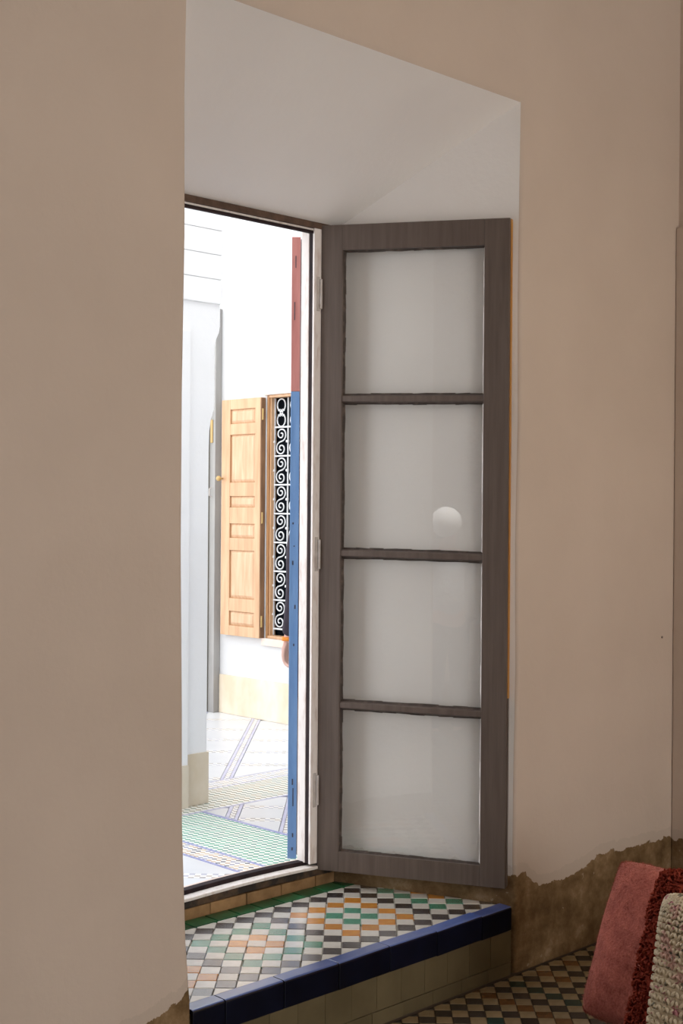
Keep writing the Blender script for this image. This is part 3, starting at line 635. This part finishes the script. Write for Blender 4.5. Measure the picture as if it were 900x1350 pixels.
def person(loc, rz, label, top, cuff=False, cap=False, k=1.0, armspread=0.0):
    """figure of 1.72 m, facing local -Y; arms hanging"""
    P = empty('person', loc, label, 'person', rz=rz)
    def sc(co): return tuple(c*k for c in co)
    s = Sk(); pel = s.p((0, 0, .95), (.135, .10))
    ch = s.chain(pel, [((0, 0, 1.10), (.125, .095)), ((0, .01, 1.27), (.145, .105)), ((0, .015, 1.39), (.125, .085)), ((0, .005, 1.46), (.056, .056)), ((0, -.01, 1.51), (.054, .056)), ((0, -.02, 1.57), (.072, .085)), ((0, -.015, 1.64), (.080, .098)), ((0, -.008, 1.69), (.066, .08))])
    chest = 3
    for sd in (-1, 1):
        a = s.chain(chest, [((sd*.16, .015, 1.395), .056), ((sd*.190, .015, 1.33), .048), ((sd*.190, .03, 1.10), .040), ((sd*.226, .0, .93), .031), ((sd*.250, -.018, .845), (.026, .022)), ((sd*.250, -.020, .825), (.022, .021))])
        s.chain(pel, [((sd*.085, 0, .88), .092), ((sd*.095, -.005, .70), .078), ((sd*.10, -.01, .49), .056), ((sd*.10, .005, .30), .052), ((sd*.10, .02, .10), .036), ((sd*.10, -.02, .045), .038), ((sd*.105, -.12, .03), .032)])
    shr = lambda v: (v[0]+math.copysign(.16*max(0, 1.0-v[2]), v[0]), v[1], v[2]) if abs(v[0]) > .15 and v[2] < 1.0 else v
    s.v = [shr(v) for v in s.v]
    skin_obj('body', [sc(v) for v in s.v], s.e, [tuple(q*k for q in r) if isinstance(r, tuple) else r*k for r in s.r], 'skin', P)
    s = Sk(); pel = s.p((0, 0, .90), (.155, .12)); s.chain(pel, [((0, 0, 1.10), (.148, .118)), ((0, .01, 1.27), (.165, .125)), ((0, .015, 1.385), (.142, .10)), ((0, .008, 1.435), (.07, .068))])
    for sd in (-1, 1): s.chain(3, [((sd*.165, .015, 1.395), .070), ((sd*.19, .015, 1.33), .058), ((sd*.188, .03, 1.10), .047), ((sd*.224, .005, .95), .042), ((sd*.249, -.012, .868), .036)])
    s.v = [shr(v) for v in s.v]
    skin_obj('jacket', [sc(v) for v in s.v], s.e, [tuple(q*k for q in r) if isinstance(r, tuple) else r*k for r in s.r], top, P)
    s = Sk(); pel = s.p((0, 0, .97), (.148, .115))
    for sd in (-1, 1): s.chain(pel, [((sd*.085, 0, .86), .106), ((sd*.095, -.005, .70), .092), ((sd*.10, -.01, .49), .074), ((sd*.10, .005, .30), .068), ((sd*.10, .01, .085), .060)])
    skin_obj('trousers', [sc(v) for v in s.v], s.e, [tuple(q*k for q in r) if isinstance(r, tuple) else r*k for r in s.r], 'trous', P)
    for sd in (-1, 1):
        s = Sk(); s.chain(s.p(sc((sd*.10, .045, .046)), (.046*k, .046*k)), [(sc((sd*.10, -.04, .045)), (.046*k, .044*k)), (sc((sd*.105, -.13, .036)), (.045*k, .035*k)), (sc((sd*.105, -.17, .033)), (.032*k, .028*k))])
        skin_obj('shoe', s.v, s.e, s.r, 'shoe', P)
        # hand: palm, four curled fingers of unequal length and a thumb, fused to one surface
        hm = MB(); X = lambda q: sd*q
        for yy, ln in ((-.050, .88), (-.030, 1.0), (-.010, .95), (.009, .78)):
            hm.tube([sc(q) for q in ((X(.2755), -.019+(yy+.02)*.25, .838), (X(.280), yy*.85-.002, .800), (X(.281), yy, .768), (X(.279), yy-.001, .768-.030*ln), (X(.268), yy-.002, .768-.052*ln), (X(.250), yy-.002, .768-.064*ln), (X(.238), yy-.002, .768-.062*ln))], [q*k for q in (.017, .0135, .0115, .0098, .0092, .0085, .006)], 8)
        hm.tube([sc(q) for q in ((X(.273), -.036, .825), (X(.268), -.060, .795), (X(.260), -.070, .768), (X(.253), -.072, .745))], [q*k for q in (.014, .0125, .0105, .0075)], 8)
        ho = hm.build('hand', 'skin', P, True, False)
        rm = ho.modifiers.new('fuse', 'REMESH'); rm.mode = 'VOXEL'; rm.voxel_size = .0028; rm.use_smooth_shade = True; sm_ = ho.modifiers.new('smooth', 'SMOOTH'); sm_.iterations = 3
        if cuff: MB().lathe([(.024, 0), (.034, .001), (.035, .02), (.024, .021)], sc((sd*.2705, -.016, .841)), 18).build('cuff', 'cuff', P, True, False)
        MB().lathe([(.002, -.003), (.008, 0), (.009, .006), (.004, .011)], sc((sd*.032, -.106, 1.605)), 10, 'y').build('eye', 'eye', P, True, False)
        MB().lathe([(.008, -.01), (.018, -.006), (.02, .004), (.006, .01)], sc((sd*.078, .0, 1.60)), 10, 'x').build('ear', 'skin', P, True, False)
    MB().add([sc(v) for v in ((0, -.100, 1.617), (-.017, -.098, 1.572), (.017, -.098, 1.572), (0, -.128, 1.577), (0, -.096, 1.562))], [(0, 1, 3), (0, 3, 2), (1, 4, 3), (3, 4, 2)]).build('nose', 'skin', P, True, False)
    MB().bbox(*[q*k for q in (-.024, .024, -.106, -.090, 1.541, 1.551)], .003).build('mouth', 'cuff' if False else 'skin', P, False, False)
    hp = [(.092, 0), (.098, .03), (.092, .07), (.07, .105), (.035, .125), (.004, .13)]
    if cap:
        co = MB().lathe([(r*1.10*k, h*1.05*k) for r, h in hp], (0, 0, 0), 20).build('cap', 'cap', P, True, False)
        co.location = sc((0, -.01, 1.625)); co.rotation_euler = (.45, .8, 0); co.scale = (1.1, 1.1, 1.1)
        MB().lathe([(.075*k, -.10*k), (.09*k, -.04*k), (.092*k, .02*k)], sc((0, .02, 1.625)), 18).build('hair', 'hair', P, True, False)
    else: MB().lathe([(r*k, h*.82*k) for r, h in [(.07, -.12), (.086, -.06)]+hp], sc((0, .012, 1.625)), 20).build('hair', 'hair', P, True, False)
    return P
# in the gallery: only a forearm and hand show beside the shutter
v = ray(386.5, 860); hp = CAM+v*(6.6)
rzp = math.atan2(-R_.y, -R_.x)   # local x axis pointing to the picture left
P1 = person((0, 0, 0), rzp+math.radians(-40), 'person in dark plum jacket with orange cuffs, arm hanging beside the scrolled grille', 'jacket', cuff=True)
off = Matrix.Rotation(P1.rotation_euler.z, 3, 'Z') @ Vector((.25, -.03, 0)); P1.location = (hp.x-off.x, hp.y-off.y, 0)
# in the room: seen only as a reflection in the second pane (white cap)
cs.rotation_euler.z
la = -math.radians(63.3); nrm = Vector((math.sin(la), -math.cos(la), 0)); p0 = Vector(cs.location)+Matrix.Rotation(la, 3, 'Z') @ Vector((0, .0205, 0))
v = ray(590, 684).normalized(); t = (p0-CAM).dot(nrm)/v.dot(nrm); hpt = CAM+v*t; r = v-nrm*(2*v.dot(nrm)); hd = hpt+r*4.25
P2 = person((hd.x, hd.y, 0), math.radians(75), 'person in pale shirt and white cap reflected in the casement pane', 'shirt', cap=True, k=hd.z/1.675)

# added spotlight that brightens the white cap for its reflection
sl = empty('cap_fill_spot', (hd.x+.9, hd.y-.35, H), 'added ceiling spotlight that brightens the white cap', 'lamp')
MB().lathe([(.03, -.02), (.045, -.015), (.045, -.0005)], (sl.location.x, sl.location.y, H), 14).build('mount', 'iron', sl)
MB().tube([(sl.location.x, sl.location.y, H-.02), (sl.location.x-.02, sl.location.y+.008, H-.09)], .03, 12).build('can', 'iron', sl)
ld = bpy.data.lights.new('cap_fill_bulb', 'SPOT'); ld.energy = 1100; ld.spot_size = math.radians(11); ld.spot_blend = .6; ld.shadow_soft_size = .02; ld.color = (1, .97, .93)
lo_ = bpy.data.objects.new('cap_fill_bulb', ld); COL.objects.link(lo_); lo_.location = (sl.location.x-.025, sl.location.y+.01, H-.11)
lo_.rotation_euler = (Vector((hd.x, hd.y, hd.z))-lo_.location).to_track_quat('-Z', 'Y').to_euler()
attach(lo_, sl)

# ------------------------------------------------------------------ cushions on the floor
def cushion_pts(w_, h_, t_, nu=28, nv=28, pinch=.10, seed=0, lobes=0):
    """square cushion in local coords: X width, Z height (0..h), Y thickness; returns function (u,v,side)->point"""
    rnd = random.Random(seed); ph = [rnd.uniform(0, 6.28) for _ in range(6)]
    def pt(u, v, s):
        e = (1-abs(u)**2.2)*(1-abs(v)**2.2); th = t_*.5*max(e, 0)**.5
        k = 1-pinch*(1-abs(v)**2)*.55*abs(u)**6; k2 = 1-pinch*(1-abs(u)**2)*.55*abs(v)**6
        wob = .006*math.sin(3*u+ph[0])*math.sin(2.5*v+ph[1])+.004*math.sin(7*u+ph[2])*math.sin(6*v+ph[3])
        cr = (1-.10*abs(u*v)**4)*(1-lobes*.05*(math.exp(-((v-.36)/.07)**2)+math.exp(-((v+.32)/.07)**2))); return Vector((u*w_*.5*k*cr, s*th+wob*(1 if s < 0 else .4), h_*.5+v*h_*.5*k2*cr))
    return pt
def cushion(name, base_far, w_, h_, t_, lean, yaw, label, mat, seed, tuft=None):
    P = empty(name, base_far, label, 'cushion'); P.rotation_euler = (lean, 0, yaw)
    pt = cushion_pts(w_, h_, t_, seed=seed, lobes=1 if mat == 'shag' else 0); nu = 30; mb = MB(); vs = []; fs = []
    for s in (-1, 1):
        o = len(vs)
        for i in range(nu+1):
            for j in range(nu+1):
                u = math.sin((2*i/nu-1)*math.pi/2*.999); v = math.sin((2*j/nu-1)*math.pi/2*.999); vs.append(pt(u, v, s))
        for i in range(nu):
            for j in range(nu):
                q = (o+i*(nu+1)+j, o+(i+1)*(nu+1)+j, o+(i+1)*(nu+1)+j+1, o+i*(nu+1)+j+1); fs.append(q if s < 0 else q[::-1])
    mb.add(vs, fs); body = mb.build('cover', mat, P, True, False)
    bm = bmesh.new(); bm.from_mesh(body.data); bmesh.ops.remove_doubles(bm, verts=bm.verts, dist=.0012); bm.to_mesh(body.data); bm.free()
    return P, pt
m, nt, b = nm('felted_red_wool'); b.inputs['Roughness'].default_value = .95; b.inputs['Sheen Weight'].default_value = .5; b.inputs['Sheen Tint'].default_value = (.9, .5, .45, 1); b.inputs['Specular IOR Level'].default_value = .1
n1 = noise(nt, 26, 8, .7); n2 = noise(nt, 160, 4, .6)
nt.links.new(mixc(nt, .35, ramp(nt, n1.outputs[0], [(.32, (.20, .036, .028)), (.68, (.58, .17, .13))]).outputs[0], ramp(nt, n2.outputs[0], [(.3, (.22, .045, .035)), (.7, (.66, .24, .19))]).outputs[0]), b.inputs['Base Color'])
bump(nt, b, math_(nt, 'ADD', n1.outputs[0], math_(nt, 'MULTIPLY', n2.outputs[0], .5)), .7, .008); MT['redwool'] = m
MT['shag'] = pmat('dark_red_shag', (.17, .022, .014), (.32, .06, .035), 90, .95, spec=.1)
m, nt, b = nm('cream_knit'); b.inputs['Roughness'].default_value = .95; b.inputs['Specular IOR Level'].default_value = .1
n1 = noise(nt, 9, 5, .6); n2 = noise(nt, 38, 3, .6)
c_ = mixc(nt, math_(nt, 'GREATER_THAN', n1.outputs[0], .62), (.68, .59, .44), (.60, .40, .34))
c_ = mixc(nt, math_(nt, 'GREATER_THAN', n2.outputs[0], .62), c_, (.20, .19, .15)); n3 = noise(nt, 34, 3, .6, stretch=(1, 1, 1.3), rot=(.5, .3, 1))
c_ = mixc(nt, math_(nt, 'GREATER_THAN', n3.outputs[0], .63), c_, (.45, .20, .22)); nt.links.new(c_, b.inputs['Base Color']); bump(nt, b, n2.outputs[0], .3, .005); MT['cream'] = m
yawc = math.radians(-90)     # local X -> world -Y (towards the camera), front (-Y local) -> world -X
def place(px, py, z): h = hit(px, py, 2, z); return h
def base(far, w_, t_): return (far[0], far[1]-w_/2, 0)
LEAN = math.radians(-24)
redc, rpt = cushion('red_cushion', (-.195, -.625, .022), .47, .485, .165, LEAN, yawc, 'felted brick red wool cushion leaning upright on the tiled floor', 'redwool', 3)
shg, spt = cushion('shaggy_cushion', (-.362, -.858, .02), .42, .53, .13, math.radians(-21), yawc, 'dark red shaggy tufted cushion between the felted red and cream cushions', 'shag', 5)
crm, cpt = cushion('cream_cushion', (-.484, -1.008, .02), .44, .515, .115, math.radians(-11), yawc, 'cream chunky knitted cushion flecked with pink and grey', 'cream', 9)
def fuzz(P, pt, name, mat, count, mk, sides=(-1, 1)):
    rnd = random.Random(count); mb = MB()
    for _ in range(count):
        u = math.sin(rnd.uniform(-1, 1)*math.pi/2*.985); v = math.sin(rnd.uniform(-1, 1)*math.pi/2*.985); s = rnd.choice(sides)
        p = pt(u, v, s); e = .01; nn = (pt(u+e, v, s)-p).cross(pt(u, v+e, s)-p).normalized()
        if nn.y*s < 0: nn = -nn
        mk(mb, p, nn, rnd)
    return tag(mb.build(name, mat, P, True, False), kind='stuff')
def curl(mb, p, nn, rnd):
    t = nn.orthogonal().normalized(); t.rotate(Matrix.Rotation(rnd.uniform(0, 6.28), 3, nn)); L = rnd.uniform(.008, .016)
    mb.tube([p, p+nn*L*.7+t*L*.2, p+nn*L+t*L*.7, p+nn*L*.6+t*L*1.1], [.0026, .0030, .0028, .0016], 4)
def hairf(mb, p, nn, rnd):
    t = Vector((rnd.uniform(-1, 1), rnd.uniform(-1, 1), rnd.uniform(-1, 1))); L = rnd.uniform(.003, .008); q = p+(nn+t*.6).normalized()*L; sd = nn.orthogonal()*.0005
    mb.add([p+sd, p-sd, q], [(0, 1, 2)])
fuzz(shg, spt, 'tufts', 'shag', 5200, curl); fuzz(redc, rpt, 'wool_fuzz', 'redwool', 9000, hairf)
rnd = random.Random(4); mb = MB()
for s in (-1, 1):      # knitted rows: plump stitches slanting left and right
    for i in range(44):
        for j in range(38):
            u = math.sin((2*(i+.5)/44-1)*math.pi/2); v = math.sin((2*(j+.5)/38-1)*math.pi/2)
            p = cpt(u, v, s); e = .01; du = (cpt(u+e, v, s)-p).normalized(); dv = (cpt(u, v+e, s)-p).normalized(); nn = du.cross(dv); nn = nn if nn.y*s > 0 else -nn
            a = (.6 if i % 2 else -.6)+rnd.uniform(-.2, .2); d = (dv*math.cos(a)+du*math.sin(a)); L = .0085; c = p+nn*.0015
            mb.tube([c-d*L-nn*.003, c-d*L*.5+nn*.002, c+d*L*.5+nn*.002, c+d*L-nn*.003], [.0025, .0052, .0052, .0025], 5)
tag(mb.build('knit_stitches', 'cream', crm, True, False), kind='stuff')
# low banquette along the right wall, just outside the picture, carries the cushions' backs
bq = empty('low_banquette', (.5, -1.7, 0), 'low wooden banquette with rust mattress along the right wall', 'bench')
MB().bbox(.10, .92, -2.9, -.62, .04, .16, .006).build('base', 'wood', bq); MB().bbox(.10, .92, -2.9, -.62, .161, .30, .03).build('mattress', 'uph', bq)
for x, y in ((.14, -.68), (.88, -.68), (.14, -2.84), (.88, -2.84)): MB().bbox(x-.03, x+.03, y-.03, y+.03, 0, .0395, .003).build('leg', 'wood', bq)

# ------------------------------------------------------------------ hanging lantern high in the room (above the picture)
LX, LY, LZ = .42, -2.25, 2.0
ln = empty('pendant_lantern', (LX, LY, LZ), 'brass pendant lantern with amber glass hanging by the right wall', 'lamp')
MB().tube([(LX, LY, LZ+.42), (LX, LY, H-.02)], .006, 6).build('chain', 'brass', ln); MB().lathe([(.05, 0), (.05, .018)], (LX, LY, H-.019), 16).build('rose', 'brass', ln)
MB().lathe([(.02, .42), (.09, .34), (.13, .26), (.13, .25)], (LX, LY, LZ), 12).build('cap', 'brass', ln)
MB().lathe([(.05, .03), (.11, .06), (.11, .249), (.10, .249)], (LX, LY, LZ), 12).build('glass', 'lampglass', ln)
nh = hit(872, 840, 1, 0)
tag(MB().lathe([(.002, .004), (.0045, -.001), (.004, -.003), (.001, -.004)], (nh.x, -.0005, nh.z), 10, 'y').build('nail', 'iron'), 'tiny dark nail head in the bare tan wall', 'nail')
